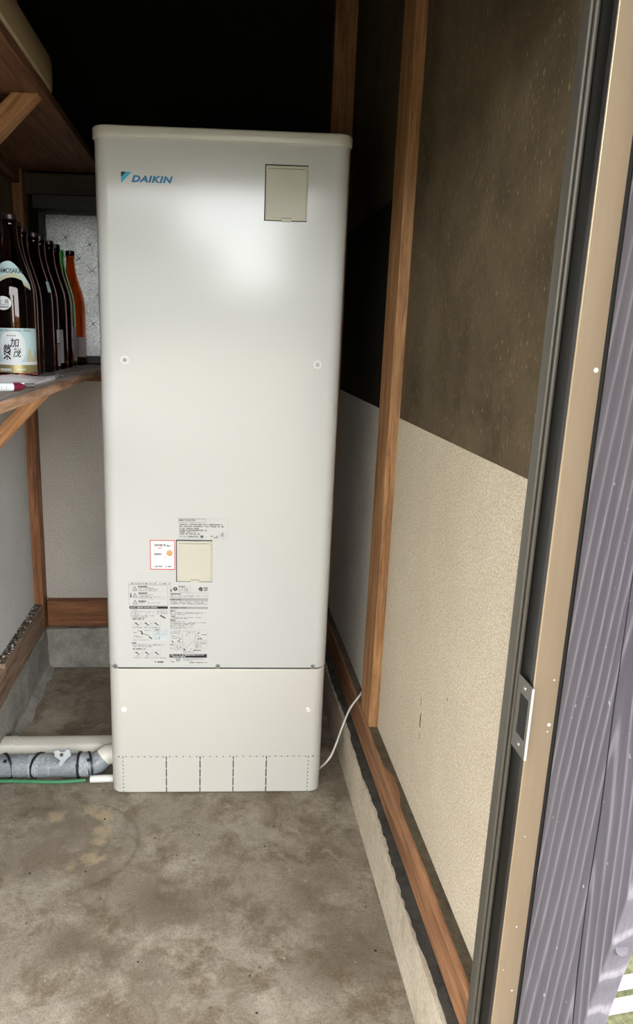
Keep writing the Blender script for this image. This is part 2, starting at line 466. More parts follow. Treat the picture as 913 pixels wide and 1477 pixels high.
for (y, z, l) in ((-.452, .543, .02), (-.462, .462, .014), (-.62, .64, .006), (-.30, .85, .005)): box(bm, XR-.0004, XR+.003, y-.0008, y+.0008, z-l/2, z+l/2)
obj('scratch', bm, 'dust_top', wr)
wl = struct(B('wall_left', 'fibre_dark', None, XL-.10, XL-.012, -1.03, 1.05, 0, ZC), 'left wall, pale grey sand plaster below and dark plaster above')
B('lower_plaster', 'plaster_left', wl, XL-.014, XL, -1.03, YB, .27, 1.196)
B('upper_plaster', 'fibre', wl, XL-.014, XL-.002, -1.03, YB, 1.196, ZC)
WX0, WX1, WZ0, WZ1 = -.628, -.18, 1.248, 1.742      # window opening in the back wall
wb = bmesh.new()
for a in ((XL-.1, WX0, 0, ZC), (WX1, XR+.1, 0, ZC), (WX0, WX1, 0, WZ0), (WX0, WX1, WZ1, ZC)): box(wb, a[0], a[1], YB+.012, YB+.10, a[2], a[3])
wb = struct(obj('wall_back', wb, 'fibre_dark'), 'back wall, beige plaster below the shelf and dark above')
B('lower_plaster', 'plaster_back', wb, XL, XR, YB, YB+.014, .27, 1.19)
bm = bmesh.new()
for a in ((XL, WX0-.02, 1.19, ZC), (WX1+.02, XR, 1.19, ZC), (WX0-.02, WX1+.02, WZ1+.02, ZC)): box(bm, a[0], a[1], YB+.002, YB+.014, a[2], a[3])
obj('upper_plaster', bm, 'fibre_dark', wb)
bmz = bmesh.new()
for i in range(5): box(bmz, XL-.1+i*.27, XL-.1+i*.27+.262, -1.03, 1.0, ZC, ZC+.02)
struct(obj('ceiling', bmz, 'ceiling'), 'dark board ceiling')
# concrete foundations under the timber sills
def rough_box(name, mats, x0, x1, y0, y1, z0, z1, nx, ny, nz, amp, seed):
    bm = bmesh.new(); box(bm, x0, x1, y0, y1, z0, z1)
    bmesh.ops.subdivide_edges(bm, edges=[e for e in bm.edges if abs(e.verts[0].co.y-e.verts[1].co.y) > .05], cuts=ny, use_grid_fill=True)
    bmesh.ops.subdivide_edges(bm, edges=[e for e in bm.edges if abs(e.verts[0].co.x-e.verts[1].co.x) > .05], cuts=nx, use_grid_fill=True)
    bmesh.ops.subdivide_edges(bm, edges=[e for e in bm.edges if abs(e.verts[0].co.z-e.verts[1].co.z) > .05], cuts=nz, use_grid_fill=True)
    rnd = random.Random(seed)
    for v in bm.verts:
        if v.co.z > z0 + .001:
            v.co.x += rnd.uniform(-amp, amp) if v.co.x < x0+.002 or v.co.x > x1-.002 else 0
            v.co.y += rnd.uniform(-amp, amp) if v.co.y < y0+.002 else 0
            v.co.z += rnd.uniform(-amp, amp) if v.co.z > z1-.002 else 0
    return struct(obj(name, bm, mats, smooth=True))
rough_box('baseboard_right', 'foundation_r', .401, XR+.10, -.976, .90, 0, .155, 1, 40, 4, .0016, 1)['label'] = 'pale concrete footing under the right wall'
rough_box('baseboard_left', 'foundation', XL-.10, -.682, -.9, .90, 0, .165, 1, 40, 4, .004, 2)['label'] = 'rough grey concrete footing under the left wall'
rough_box('baseboard_back', 'foundation', -.682, .401, .85, 1.0, 0, .168, 24, 1, 4, .003, 3)['label'] = 'grey concrete footing under the back wall'
bm = bmesh.new(); rnd = random.Random(41); N = 110
va = []; vb = []
for i in range(N+1):
    y = -.974 + i*1.84/N
    va.append(bm.verts.new((.4065 + rnd.uniform(-.002, .003) + .003*math.sin(i*.21), y, .1578))); vb.append(bm.verts.new((.4315, y, .1578)))
for i in range(N): bm.faces.new((va[i], vb[i], vb[i+1], va[i+1]))
obj('dark_ledge', bm, 'ledge', bpy.data.objects['baseboard_right'])  # ragged near-black strip along the top of the footing
# mortar fillet in the left corner
bm = bmesh.new()
rnd = random.Random(9); rings = []
for i in range(16):
    y = .14 + i*.047; w = .03 + rnd.uniform(-.01, .012); h = .022 + rnd.uniform(-.008, .008)
    rings.append([(-.684, y, 0), (-.684, y, h), (-.684 + w*.5, y, h*.45), (-.684 + w, y, 0)])
loft(bm, rings, True)
struct(obj('trim_1', bm, 'foundation', smooth=True), 'mortar fillet along the foot of the left footing')
# timber sills
t2 = struct(B('trim_2', ['sill'], None, .431, XR+.08, -.976, .87, .157, .255, bevel=.003), 'red-brown timber sill along the right wall')
bm = bmesh.new()     # worn dusty strip on the sill's top, with a ragged edge
rnd = random.Random(4); pts = []
N = 44
for i in range(N+1):
    y = -.974 + i*(.87+.974)/N
    e = .4385 + rnd.uniform(-.0012, .0012) + (.010 if -.42 < y < -.27 else 0) - (.0045 if -.27 < y < 0 else 0)
    pts.append((e, y))
va = [bm.verts.new((p[0], p[1], .2556)) for p in pts]; vb = [bm.verts.new((XR+.001, p[1], .2556)) for p in pts]
for i in range(N): bm.faces.new((va[i], vb[i], vb[i+1], va[i+1]))
obj('dusty_top', bm, 'dust_top', t2)
t3 = struct(B('trim_3', 'sill_old', None, XL-.08, -.690, .30, .86, .166, .28, bevel=.004), 'dusty old timber sill along the left wall')
B('sill_end_block', 'sill_old', t3, XL-.08, -.686, -.95, .296, .166, .266, bevel=.005)
bm = bmesh.new(); box(bm, XL-.001, -.694, .302, .83, .2795, .2808); obj('dusty_top', bm, 'dust_top', t3)
struct(B('trim_4', 'sill_back', None, -.684, .43, .868, YB+.05, .170, .283, bevel=.006, seg=3), 'red-brown timber sill along the back wall')
# posts
struct(B('trim_5', 'post', None, .434, XR+.06, -.073, .048, .2555, ZC, bevel=.0025), 'orange pine post standing on the right sill')
struct(B('trim_6', 'post_red', None, XL-.05, -.688, .835, YB+.05, .168, ZC, bevel=.003), 'red-brown corner post at the back left')
struct(B('trim_7', 'post', None, .385, XR+.05, .872, YB+.05, .283, ZC, bevel=.003), 'brown corner post at the back right')
struct(B('trim_8', 'beam', None, -.688, .385, .862, YB+.03, 1.80, 1.872, bevel=.003), 'dark beam across the back wall above the window')
# window
w1 = empty('window_1', (0, 0, 0)); struct(w1, 'frosted glass window with star pattern in the back wall')
bm = bmesh.new()
for a in ((WX0-.02, WX1+.02, WZ1, 1.80), (WX0-.02, WX1+.02, WZ0-.028, WZ0), (WX0-.022, WX0, WZ0-.028, 1.80), (WX1, WX1+.02, WZ0-.028, 1.80)):
    box(bm, a[0], a[1], .882, YB+.06, a[2], a[3])
obj('window_frame', bm, 'window_frame', w1, bevel=.002)
B('hood_board', 'window_frame', w1, -.66, WX1+.02, .845, .882, 1.752, 1.80, bevel=.003)
pane = B('pane', 'pane', w1, WX0-.002, WX1+.002, .905, .909, WZ0-.002, WZ1+.002)
def star(cx, cz, r, rot):
    bm = bmesh.new()
    for k in range(2):
        a = rot + k*math.pi/2
        for sgn in (1, -1):
            d = Vector((math.cos(a), 0, math.sin(a)))*r*sgn; n = Vector((-math.sin(a), 0, math.cos(a)))*r*.10
            c0 = Vector((cx, .9049, cz)); top = c0 + d*.25 + Vector((0, -.003, 0))
            q = [c0 + n, c0 - n, c0 + d]
            vv = [bm.verts.new(p) for p in q]; vt = bm.verts.new(top)
            for i in range(3): bm.faces.new((vv[i], vv[(i+1) % 3], vt))
            bm.faces.new(vv)
    obj('star_relief', bm, 'star', pane)
tS = NT('star_cut_glass'); tS.col((.9, .9, .9)); tS.set(Roughness=.06); tS.b.inputs['Transmission Weight'].default_value = .5; M['star'] = tS.m
for cx, cz in ((-.560, 1.665), (-.515, 1.665-.07), (-.545, 1.50), (-.4745, 1.645), (-.4685, 1.555), (-.4700, 1.365), (-.505, 1.43), (-.440, 1.69), (-.445, 1.47), (-.556, 1.735), (-.42, 1.60), (-.60, 1.58), (-.59, 1.42)):
    star(cx, cz, .024, .75 + random.uniform(-.25, .25))
# ------------------------------------------------------------------ doorway: sliding-door jamb
d1 = empty('door_1', (.44, -1.0, 0)); struct(d1, 'aluminium sliding-door jamb at the right of the doorway')
def PB(name, mats, parent, *a, **k):
    o = B(name, mats, None, *a, **k); o.parent = parent; o.matrix_parent_inverse = Matrix.Translation(-Vector(parent.location)); return o
def PO(o, parent): o.parent = parent; o.matrix_parent_inverse = Matrix.Translation(-Vector(parent.location)); return o
bm = bmesh.new()      # inner ridge: two rounded beads
extrude_poly(bm, rrect(.4225, .4272, -.980, -.955, .002, 4), 'z', 0.05, ZH)
extrude_poly(bm, rrect(.4275, .4335, -.984, -.955, .0022, 4), 'z', 0.05, ZH)
PO(obj('jamb_bead', bm, 'alu', smooth=True), d1)
PB('jamb_channel', 'alu_dark', d1, .4335, .4600, -1.0265, -.955, 0.05, ZH)
PB('channel_lip', 'alu_mid', d1, .4322, .4340, -1.0265, -1.0165, 0.05, ZH, bevel=.0006)
PB('jamb_face', 'alu_tan', d1, .4318, .4680, -1.0300, -1.0265, 0.05, ZH, bevel=.001)
PB('jamb_gasket', 'gap', d1, .4680, .4715, -1.0300, -1.010, 0.05, ZH)  # dark strip painted for the shade in the gap beside the board
# strike plate with its slot
sp = bmesh.new()
for a in ((-1.034, -1.027, .768, .882), (-.998, -.988, .768, .882), (-1.027, -.998, .768, .795), (-1.027, -.998, .858, .882)):
    box(sp, .4285, .4300, a[0], a[1], a[2], a[3])
sp = PO(obj('strike_plate', sp, 'plate'), d1); sp['label'] = 'dull zinc strike plate with a slot'
PB('plate_edge', 'plate_edge', d1, .4284, .4315, -1.0352, -1.0338, .769, .881)  # outward edge of the plate, daylight on it put into the pale colour
PB('slot', 'gap', d1, .4302, .4325, -1.028, -.996, .794, .859)
for z in (.782, .870):
    bm = bmesh.new(); tube(bm, [(.4300, -1.012, z), (.4272, -1.012, z)], [.0048, .003], 12); PO(obj('screw', bm, 'steel', smooth=True), d1)
bm = bmesh.new()
for x, z, r in ((.461, 1.316, .0032), (.461, .823, .0026), (.460, .892, .0013), (.460, .812, .0011), (.447, .64, .001), (.452, .48, .0012), (.440, .40, .001), (.458, .36, .0016)):
    disc(bm, x, z, -1.0298, -1.0304, r, 10)
PO(obj('paint_speck', bm, 'white_paint'), d1)
PB('door_head', 'alu', d1, -.722, .4680, -1.03, -.955, ZH, ZH+.04)
# wall above the door, and the board beside the jamb
struct(B('wall_front', 'board_dark', None, -.822, .56, -1.03, -.95, ZH+.04, ZC), 'boarded wall above the doorway')
struct(B('trim_9', 'board_dark', None, -.822, -.722, -1.03, -.95, 0, ZH+.04), 'timber at the left of the doorway')
bm = bmesh.new()
outl = []
ys = [(-1.196, .0), (-1.192, .30), (-1.194, .46), (-1.205, .53), (-1.222, .62), (-1.240, .72), (-1.250, .82), (-1.252, 1.2), (-1.250, 2.3)]
pts = [(-1.0315, 0.0)] + ys + [(-1.0315, 2.3)]
extrude_poly(bm, pts, 'x', .4722, .5035)
pl = struct(obj('trim_10', bm, 'plank', bevel=.002), 'weathered purple-grey upright board outside the jamb')
cr = [(-1.145, 1.45), (-1.152, 1.20), (-1.155, 1.028), (-1.157, .92), (-1.1635, .772), (-1.163, .645), (-1.168, .54), (-1.1745, .461), (-1.178, .30)]
bm = bmesh.new(); wv = [.0004, .0008, .0010, .0012, .0015, .0012, .0016, .0014, .0006]
va = [bm.verts.new((.4719, y-w, z)) for (y, z), w in zip(cr, wv)]; vb = [bm.verts.new((.4719, y+w, z)) for (y, z), w in zip(cr, wv)]
for i in range(len(cr)-1): bm.faces.new((va[i], vb[i], vb[i+1], va[i+1]))
obj('crack', bm, 'crack', pl)
bm = bmesh.new()      # knot on the narrow side
tube(bm, [(.487, -1.215, .628), (.487, -1.2255, .632)], [.011, .008], 14)
obj('knot', bm, 'plank', pl, smooth=True)
# yard outside, unseen eave lengthened to shade the doorway
struct(B('ground', 'ground', None, -40, 40, -45, 40, -.25, -.065), 'gravel yard around the store room')
struct(B('lawn', 'grass', None, .62, 12, -1.30, 12, -.10, -.06), 'rough grass beside the store room')
struct(B('roof', 'board_dark', None, -3.2, .75, -3.3, 1.3, 2.63, 2.69), 'dark boarded eave over the doorway')

# ================================================================== WATER HEATER TANK
HR = -.0191
tank = empty('water_heater', (0, 0, .0), HR)
tag(tank, 'tall ivory hot-water storage tank standing on the concrete floor', 'water heater')
HW, HD, CR = .3137, .68, .036
def prism(name, mat, x0, x1, y0, y1, r, z0, z1, parent, bev=0., n=8, topbev=0.):
    bm = bmesh.new(); rings = []
    zs = [(z0, 0.)] if bev == 0 else [(z0, bev), (z0+bev*.3, bev*.3), (z0+bev, 0)]
    zs += [(z1, 0.)] if topbev == 0 else [(z1-topbev, 0), (z1-topbev*.62, topbev*.08), (z1-topbev*.3, topbev*.3), (z1-topbev*.08, topbev*.62), (z1, topbev)]
    for z, i in zs: rings.append([(p[0], p[1], z) for p in rrect(x0+i, x1-i, y0+i, y1-i, max(r-i, .001), n)])
    loft(bm, rings, True); return obj(name, bm, mat, parent, smooth=True)
prism('front_panel', 'tank', -HW-.0015, HW+.0015, 0, .09, CR, .4085, 1.80, tank, bev=.004)
prism('casing', 'tank', -HW+.0005, HW-.0005, .05, HD, CR, .4085, 1.80, tank)
prism('seam_gap', 'gap', -HW+.004, HW-.004, .004, HD-.004, CR-.003, .40, .412, tank)
lid = prism('lid', 'lid', -HW-.006, HW+.006, -.005, HD+.005, CR+.004, 1.7985, 1.825, tank, bev=.002, topbev=.006)
cover = prism('leg_cover', 'tank_cover', -HW, HW, 0, HD-.02, CR-.001, .1225, .4050, tank, bev=0., topbev=.003)
cover['label'] = 'ivory leg cover below the front panel'
prism('slot_backing', 'gap', -HW+.0012, HW-.0012, .0016, HD-.03, CR-.002, .008, .1225, cover)
SX = [-.278, -.150, -.050, .049, .148, .274]
G = .0014
for i in range(5):
    B('knockout_panel', 'tank_cover', cover, SX[i]+G, SX[i+1]-G, -.0004, .0035, .003, .1219, bevel=.0006)
for sgn, xe in ((-1, SX[0]-.0008), (1, SX[-1]+.0008)):       # rounded corner pieces
    arc = [p for p in rrect(-HW, HW, 0, HD-.02, CR-.001, 8)]
    pts = [(p[0], p[1]) for p in arc if p[0]*sgn > abs(xe) and p[1] < .2]
    pts.sort(key=lambda p: math.atan2(p[1]-.05, (p[0])*sgn-.25))
    pts = [(xe, 0.)] + pts + [(sgn*HW, .6), (xe, .6)]
    bm = bmesh.new(); extrude_poly(bm, pts, 'z', .003, .1219); obj('corner_panel', bm, 'tank_cover', cover, smooth=True, bevel=.0005)
bm = bmesh.new()          # small metal bridges across the slots
for k, x in enumerate(SX):
    zs = [.012 + .0125*j for j in range(9)] if k in (0, 5) else [.022, .052, .082, .110]
    hl = .0036 if k in (0, 5) else .0014
    for z in zs: box(bm, x-.0024, x+.0024, -.0003, .002, z-hl, z+hl)
obj('slot_bridge', bm, 'tank_cover', cover)['kind'] = 'stuff'
bm = bmesh.new()
for a, b in zip([-.30]+SX, SX+[.30]):
    n = max(1, round((b-a)/.019))
    for j in range(n):
        x = a + (b-a)*(j+.5)/n; box(bm, x-.0016, x+.0016, -.0006, .002, .1205, .1232)
obj('perforation', bm, 'gap', cover)['kind'] = 'stuff'
# screws
def screw(x, z, parent=tank, r=.0058):
    bm = bmesh.new(); disc(bm, x, z, .0, -.0012, r*1.25, 20); disc(bm, x, z, -.001, -.0035, r, 20, r1=r*.75)
    o = obj('screw', bm, 'steel', parent, smooth=True)
    bm = bmesh.new(); box(bm, x-r*.5, x+r*.5, -.0038, -.0034, z-.0007, z+.0007); box(bm, x-.0007, x+.0007, -.0038, -.0034, z-r*.5, z+r*.5)
    obj('screw_recess', bm, 'gap', o)
    return o
for x, z in ((-.248, 1.273), (.252, 1.2725), (-.293, .4135), (.0, .4140), (.275, .4135)): screw(x, z)
for x, z in ((-.248, 1.273), (.252, 1.2725)):
    bm = bmesh.new(); disc(bm, x, z, .0002, -.0008, .0098, 24); obj('washer', bm, 'white_cap', tank, smooth=True)
for x, z in ((-.271, .277), (.268, .277)):
    bm = bmesh.new(); disc(bm, x, z, 0, -.0025, .0082, 24, r1=.0078); disc(bm, x, z, -.0024, -.0050, .0064, 24, r1=.0045)
    obj('white_cap', bm, 'white_cap', cover, smooth=True)
# hatches
def hatch(x0, x1, z0, z1, name):
    h = empty(name); h.parent = tank
    B('recess', 'gap', h, x0-.0034, x1+.0030, -.0010, .002, z0-.0026, z1+.0034)
    B('frame', 'hatch', h, x0-.0012, x1+.0028, -.0030, .001, z0-.0008, z1+.0010, bevel=.001)
    B('flap', 'hatch', h, x0+.0015, x1-.0002, -.0046, -.001, z0+.0032, z1-.0062, bevel=.0012)
    B('hinge_rail', 'hatch', h, x0+.005, x1-.004, -.0042, -.001, z1-.0058, z1-.0012, bevel=.0008)
    B('hinge_gap', 'gap', h, x0+.006, x1-.005, -.0043, -.003, z1-.0064, z1-.0058)
    cx = (x0+x1)/2 + .002
    B('latch', 'hatch', h, cx-.012, cx+.012, -.0062, -.001, z0-.0042, z0+.0042, bevel=.001)
    B('latch_gap', 'gap', h, cx-.0125, cx+.0125, -.0049, -.003, z0+.0040, z0+.0050)
    for xx in (x0+.003, x1-.004): B('hinge_pin', 'hatch', h, xx-.002, xx+.002, -.0056, -.001, z1-.013, z1-.003, bevel=.0006)
    return h
hatch(.1065, .2065, 1.623, 1.7465, 'upper_hatch')['label'] = 'beige hatch near the top of the tank'
hatch(-.115, -.0215, .673, .7885, 'lower_hatch')['label'] = 'beige hatch beside the stickers'
# maker's name
fm = lambda x, z: (x, -.0008, z)
lg = empty('logo'); lg.parent = tank; lg['label'] = 'blue DAIKIN name plate'
def flat(name, pts, mat, parent, y=-.0007):
    bm = bmesh.new(); extrude_poly(bm, pts, 'y', 0, y); return obj(name, bm, mat, parent)
LX0, LX1, LZ0, LZ1 = -.2475, -.120, 1.6955, 1.7215
flat('plate', [(LX0, LZ0), (LX1, LZ0), (LX1, LZ1), (LX0, LZ1)], 'tank', lg, -.0004)
flat('black_corner', [(LX0, LZ1), (LX0, LZ1-.0125), (LX0+.0125, LZ1)], 'black', lg)
flat('cyan_stripe', [(LX0, LZ1-.0128), (LX0, LZ0), (LX0+.026, LZ1), (LX0+.0128, LZ1)], 'logo_cyan', lg)
bm = bmesh.new(); put_text(bm, 'DAIKIN', -.2225, -.122, 1.6985, 1.7145, fm, offset=.05, shear=.25, spacing=1.12)
obj('lettering', bm, 'logo_blue', lg)
# printed sheets: layouts follow the prints on the tank
def sheet(name, ox, oz, kx, kz, px0, py0, sc):
    X = lambda cx: ox + (px0 + cx/sc[0])*kx
    Z = lambda cyy: oz - (py0 + cyy/sc[0])*kz
    return X, Z
rnd = random.Random(21)
class Print:
    def __init__(self, X, Z, y=-.0008): self.X, self.Z, self.y, self.bm = X, Z, y, bmesh.new()
    def q(self, pts, mat, dy=0):
        vs = [self.bm.verts.new((self.X(a), self.y-dy, self.Z(b))) for a, b in pts]
        self.bm.faces.new(vs).material_index = mat
    def rect(self, x0, y0, x1, y1, mat, dy=0): self.q([(x0, y0), (x1, y0), (x1, y1), (x0, y1)], mat, dy)
    def line(self, x0, y0, x1, y1, mat, w=1.6):
        d = Vector((x1-x0, y1-y0)).normalized(); n = Vector((-d.y, d.x))*w/2
        self.q([(x0+n.x, y0+n.y), (x1+n.x, y1+n.y), (x1-n.x, y1-n.y), (x0-n.x, y0-n.y)], mat)
    def frame(self, x0, y0, x1, y1, mat, w=1.6):
        for a in ((x0, y0, x1, y0), (x0, y1, x1, y1), (x0, y0, x0, y1), (x1, y0, x1, y1)): self.line(*a, mat, w)
    def dash(self, x0, x1, y, h, mat, fill=.72):
        x = x0
        while x < x1:
            w = rnd.uniform(3, 9)
            if rnd.random() < fill:
                e = min(x+w, x1); hh = h*rnd.uniform(.8, 1.25)
                self.rect(x, y-hh/2, e, y+hh/2, mat)
            x += w + rnd.uniform(1.2, 2.6)
    def tri(self, cx, cyy, r, mat):
        p = [(cx, cyy-r), (cx+r, cyy+r*.75), (cx-r, cyy+r*.75)]
        for i in range(3): self.line(*p[i], *p[(i+1) % 3], mat, 4.5)
        self.rect(cx-2, cyy-r*.3, cx+2, cyy+r*.4, mat)
    def circ(self, cx, cyy, r, mat, dy=0): self.q([(cx+r*math.cos(a*math.pi/10), cyy+r*math.sin(a*math.pi/10)) for a in range(20)], mat, dy)
    def ring(self, cx, cyy, r, mat, w=3):
        for a in range(16):
            t0, t1 = a*math.pi/8, (a+1)*math.pi/8
            self.line(cx+r*math.cos(t0), cyy+r*math.sin(t0), cx+r*math.cos(t1), cyy+r*math.sin(t1), mat, w)
    def text(self, s, x0, x1, y0, y1, mat, **k):
        put_text(self.bm, s, x0, x1, -y1, -y0, lambda a, b: (self.X(a), self.y-.0001, self.Z(-b)), mat, **k)
    def done(self, name, mats, parent=tank): return obj(name, self.bm, mats, parent)
PM = ['black', 'grey_print', 'light_print', 'paper', 'red', 'orange', 'paper_blue', 'faint_print']
# caution sheet printed straight on the panel (crop scale 6.763 from pixel 175,830)
p = Print(lambda a: -.251 + (175 + a/6.763 - 185)*.0019386, lambda b: .669 - (830 + b/6.763 - 839)*.0020847)
p.frame(72, 62, 478, 88, 2, 2.2); p.dash(88, 470, 76, 9, 1, .6)
p.frame(72, 90, 448, 286, 7, 2.4)
p.line(108, 154, 440, 154, 2, 1.5); p.line(108, 224, 440, 224, 2, 1.5)
for cyy in (126, 190, 256): p.tri(130, cyy, 22, 1)
p.rect(84, 168, 96, 212, 7); p.dash(84, 98, 180, 12, 0, .9); p.dash(84, 98, 200, 12, 0, .9)
for y0, ll in ((106, 250), (168, 250), (246, 240)): p.dash(162, ll, y0, 11, 0, .95)
for y, e in ((118, 310), (130, 352), (143, 338), (182, 310), (193, 260), (203, 420), (214, 300), (261, 370)): p.dash(165, e, y, 6, 7, .8)
p.rect(74, 294, 448, 318, 0); p.text('', 0, 1, 0, 1, 3)
p.dash(84, 345, 306, 11, 3, .9)
for y, e in ((332, 150), (343, 320), (355, 320), (366, 180), (380, 320), (392, 320), (404, 240)): p.dash(84, e, y, 6, 2 if y % 2 else 7, .8)
for y in (330, 343, 355, 366): p.dash(340, 444, y, 6, 7, .7)
p.dash(100, 215, 418, 10, 0, .8)
def pict(x, y, w, h):
    p.frame(x, y, x+w, y+h, 2, 1.6); p.line(x+w*.25, y+h*.35, x+w*.8, y+h*.7, 1, 9); p.line(x+w*.4, y+h*.25, x+w*.55, y+h*.5, 1, 5); p.dash(x+w*.3, x+w*.7, y+h*.88, 5, 7)
p.line(372, 382, 424, 408, 1, 14)
for x in (104, 200, 296): pict(x, 432, 76, 68); pict(x, 722, 76, 70)
for x in (182, 280): p.rect(x, 460, x+10, 464, 1); p.rect(x, 754, x+10, 758, 1)
p.dash(104, 370, 504, 6, 7, .7); p.dash(104, 432, 804, 6, 7, .7)
pts = [(150, 532), (190, 540), (200, 560), (232, 572), (262, 582), (275, 600)]
for a, b in zip(pts, pts[1:]): p.line(*a, *b, 1, 5)
p.line(184, 534, 196, 572, 1, 14); p.line(262, 596, 290, 612, 1, 12); p.dash(112, 150, 552, 7, 1); p.dash(112, 170, 585, 6, 7); p.dash(112, 200, 598, 6, 7); p.dash(104, 260, 625, 6, 7); p.dash(205, 285, 530, 6, 7)
p.frame(300, 515, 440, 584, 2, 1.6); p.rect(302, 530, 438, 582, 6); p.dash(322, 372, 524, 10, 0); p.rect(302, 596, 438, 630, 6)
for y in (538, 549, 560, 574): p.dash(312, 432, y, 5, 1, .7)
p.dash(322, 372, 602, 10, 0); p.dash(312, 370, 617, 5, 1)
p.dash(82, 136, 655, 10, 0, .9)
for y, e in ((668, 420), (680, 400), (692, 290)): p.dash(100, e, y, 6, 7)
p.dash(100, 222, 714, 9, 0, .8)
p.q([(312, 838), (328, 838), (320, 852)], 0); p.dash(340, 404, 845, 12, 0, .95)
# right-hand column
p.frame(548, 92, 668, 158, 2, 2); p.circ(521, 125, 19, 0); p.rect(518, 113, 524, 127, 3, .0001); p.rect(518, 131, 524, 136, 3, .0001)
p.frame(474, 98, 488, 152, 2, 2); p.dash(476, 488, 140, 20, 0, .9)
p.dash(556, 616, 104, 9, 0, .9)
for y in (118, 131, 144): p.dash(556, 650, y, 6, 7, .7)
p.circ(770, 126, 20, 7); p.q([(770, 126), (750, 112), (770, 104), (786, 114)], 0); p.q([(770, 126), (788, 134), (776, 148)], 0); p.dash(742, 765, 126, 10, 1, 1.)
for y in (112, 125, 138): p.dash(798, 838, y, 9, 1, .9)
p.frame(470, 162, 840, 210, 7, 2); p.dash(480, 575, 174, 11, 0, .95); p.dash(480, 830, 190, 6, 7); p.dash(480, 700, 201, 6, 7)
p.rect(468, 216, 840, 238, 2); p.dash(474, 575, 227, 11, 0, .9)
for y, e in ((248, 836), (259, 800), (270, 836)): p.dash(472, e, y, 7, 7, .75)
p.rect(468, 296, 840, 317, 2); p.dash(474, 630, 307, 10, 0, .9)
for y, e in ((328, 520), (352, 832), (363, 800), (374, 620), (402, 782), (413, 640), (440, 620), (452, 820), (463, 730), (474, 700), (485, 600), (497, 690), (509, 640)): p.dash(472, e, y, 6, 7, .75)
for y in (340, 390, 427): p.dash(470, 526, y, 9, 0, .9)
for y in (532, 545, 557): p.dash(472, 572, y, 6, 7)
p.frame(470, 580, 582, 655, 2, 1.6); p.line(490, 610, 570, 600, 1, 4); p.line(486, 632, 500, 648, 1, 10); p.line(540, 640, 575, 612, 1, 6); p.line(550, 640, 570, 646, 1, 6); p.dash(486, 530, 588, 8, 1)
p.frame(470, 664, 578, 726, 2, 1.6); p.dash(472, 500, 672, 9, 1); p.frame(515, 676, 560, 720, 7, 2); p.line(532, 684, 548, 712, 1, 6); p.circ(571, 697, 5, 0); p.dash(472, 505, 706, 6, 7)
p.frame(592, 534, 712, 742, 7, 2); p.line(664, 534, 664, 660, 2, 1.6); p.ring(640, 549, 9, 7, 2.4); p.ring(634, 576, 8, 7, 2.4); p.dash(650, 690, 549, 5, 7)
p.line(610, 708, 712, 628, 7, 2.6); p.line(600, 712, 622, 722, 0, 9); p.line(612, 716, 606, 738, 1, 5); p.dash(598, 612, 648, 8, 1); p.ring(612, 674, 11, 2, 2); p.dash(640, 690, 712, 6, 1)
p.frame(720, 524, 838, 640, 2, 1.6); p.line(738, 565, 758, 545, 1, 7); p.dash(780, 830, 570, 7, 1); p.dash(724, 756, 583, 6, 1); p.line(742, 626, 752, 600, 1, 8); p.line(756, 608, 782, 612, 1, 7); p.line(770, 600, 780, 626, 1, 6); p.dash(795, 820, 625, 6, 1)
for y in (650, 662, 674, 686, 698): p.dash(724, 830 if y < 670 else 780, y, 6, 7, .8)
p.frame(720, 646, 838, 704, 2, 1.4); p.dash(700, 778, 726, 8, 0, .9)
p.dash(600, 700, 742, 6, 1, .7)
p.rect(460, 764, 832, 800, 0); p.dash(470, 805, 773, 10, 3, .85); p.dash(470, 620, 789, 10, 3, .85)
p.line(524, 804, 536, 832, 1, 6); p.ring(554, 822, 14, 1, 4); p.line(536, 832, 566, 808, 1, 4); p.dash(592, 820, 815, 6, 7); p.dash(592, 690, 829, 6, 7); p.line(470, 838, 480, 836, 1, 4); p.dash(485, 515, 843, 8, 1); p.dash(652, 832, 849, 8, 1, .9)
p.done('caution_print', PM)['label'] = 'black caution and instruction print'
# rating label (crop scale 5.706 from pixel 180,740)
kx = lambda a: -.112 + (180 + a/5.706 - 257)*.0019014
kz = lambda b: .852 - (740 + b/5.706 - 748)*.0019
p = Print(kx, kz)
p.frame(440, 42, 846, 220, 2, 1.4)
p.frame(446, 46, 664, 76, 1, 2.2); p.dash(450, 482, 58, 9, 0, .95); p.text('TUA37EV', 488, 584, 51, 66, 0, offset=.01)
for y, e in ((93, 800), (110, 815), (128, 610), (143, 675), (158, 604), (174, 616)): p.dash(450, e, y, 9, 1, .8)
p.text('ダイキン工業株式会社', 450, 604, 188, 205, 0, offset=.01)
p.q([(620, 186), (646, 186), (646, 200), (633, 212), (620, 200)], 1); p.dash(658, 692, 198, 10, 1); p.dash(706, 765, 192, 9, 1, .7); p.dash(706, 765, 203, 7, 1, .7)
p.ring(805, 182, 24, 2, 3); p.text('R', 792, 812, 166, 196, 0, shear=.2)
p.done('rating_label', PM)['label'] = 'rating label with maker\'s name above the lower hatch'
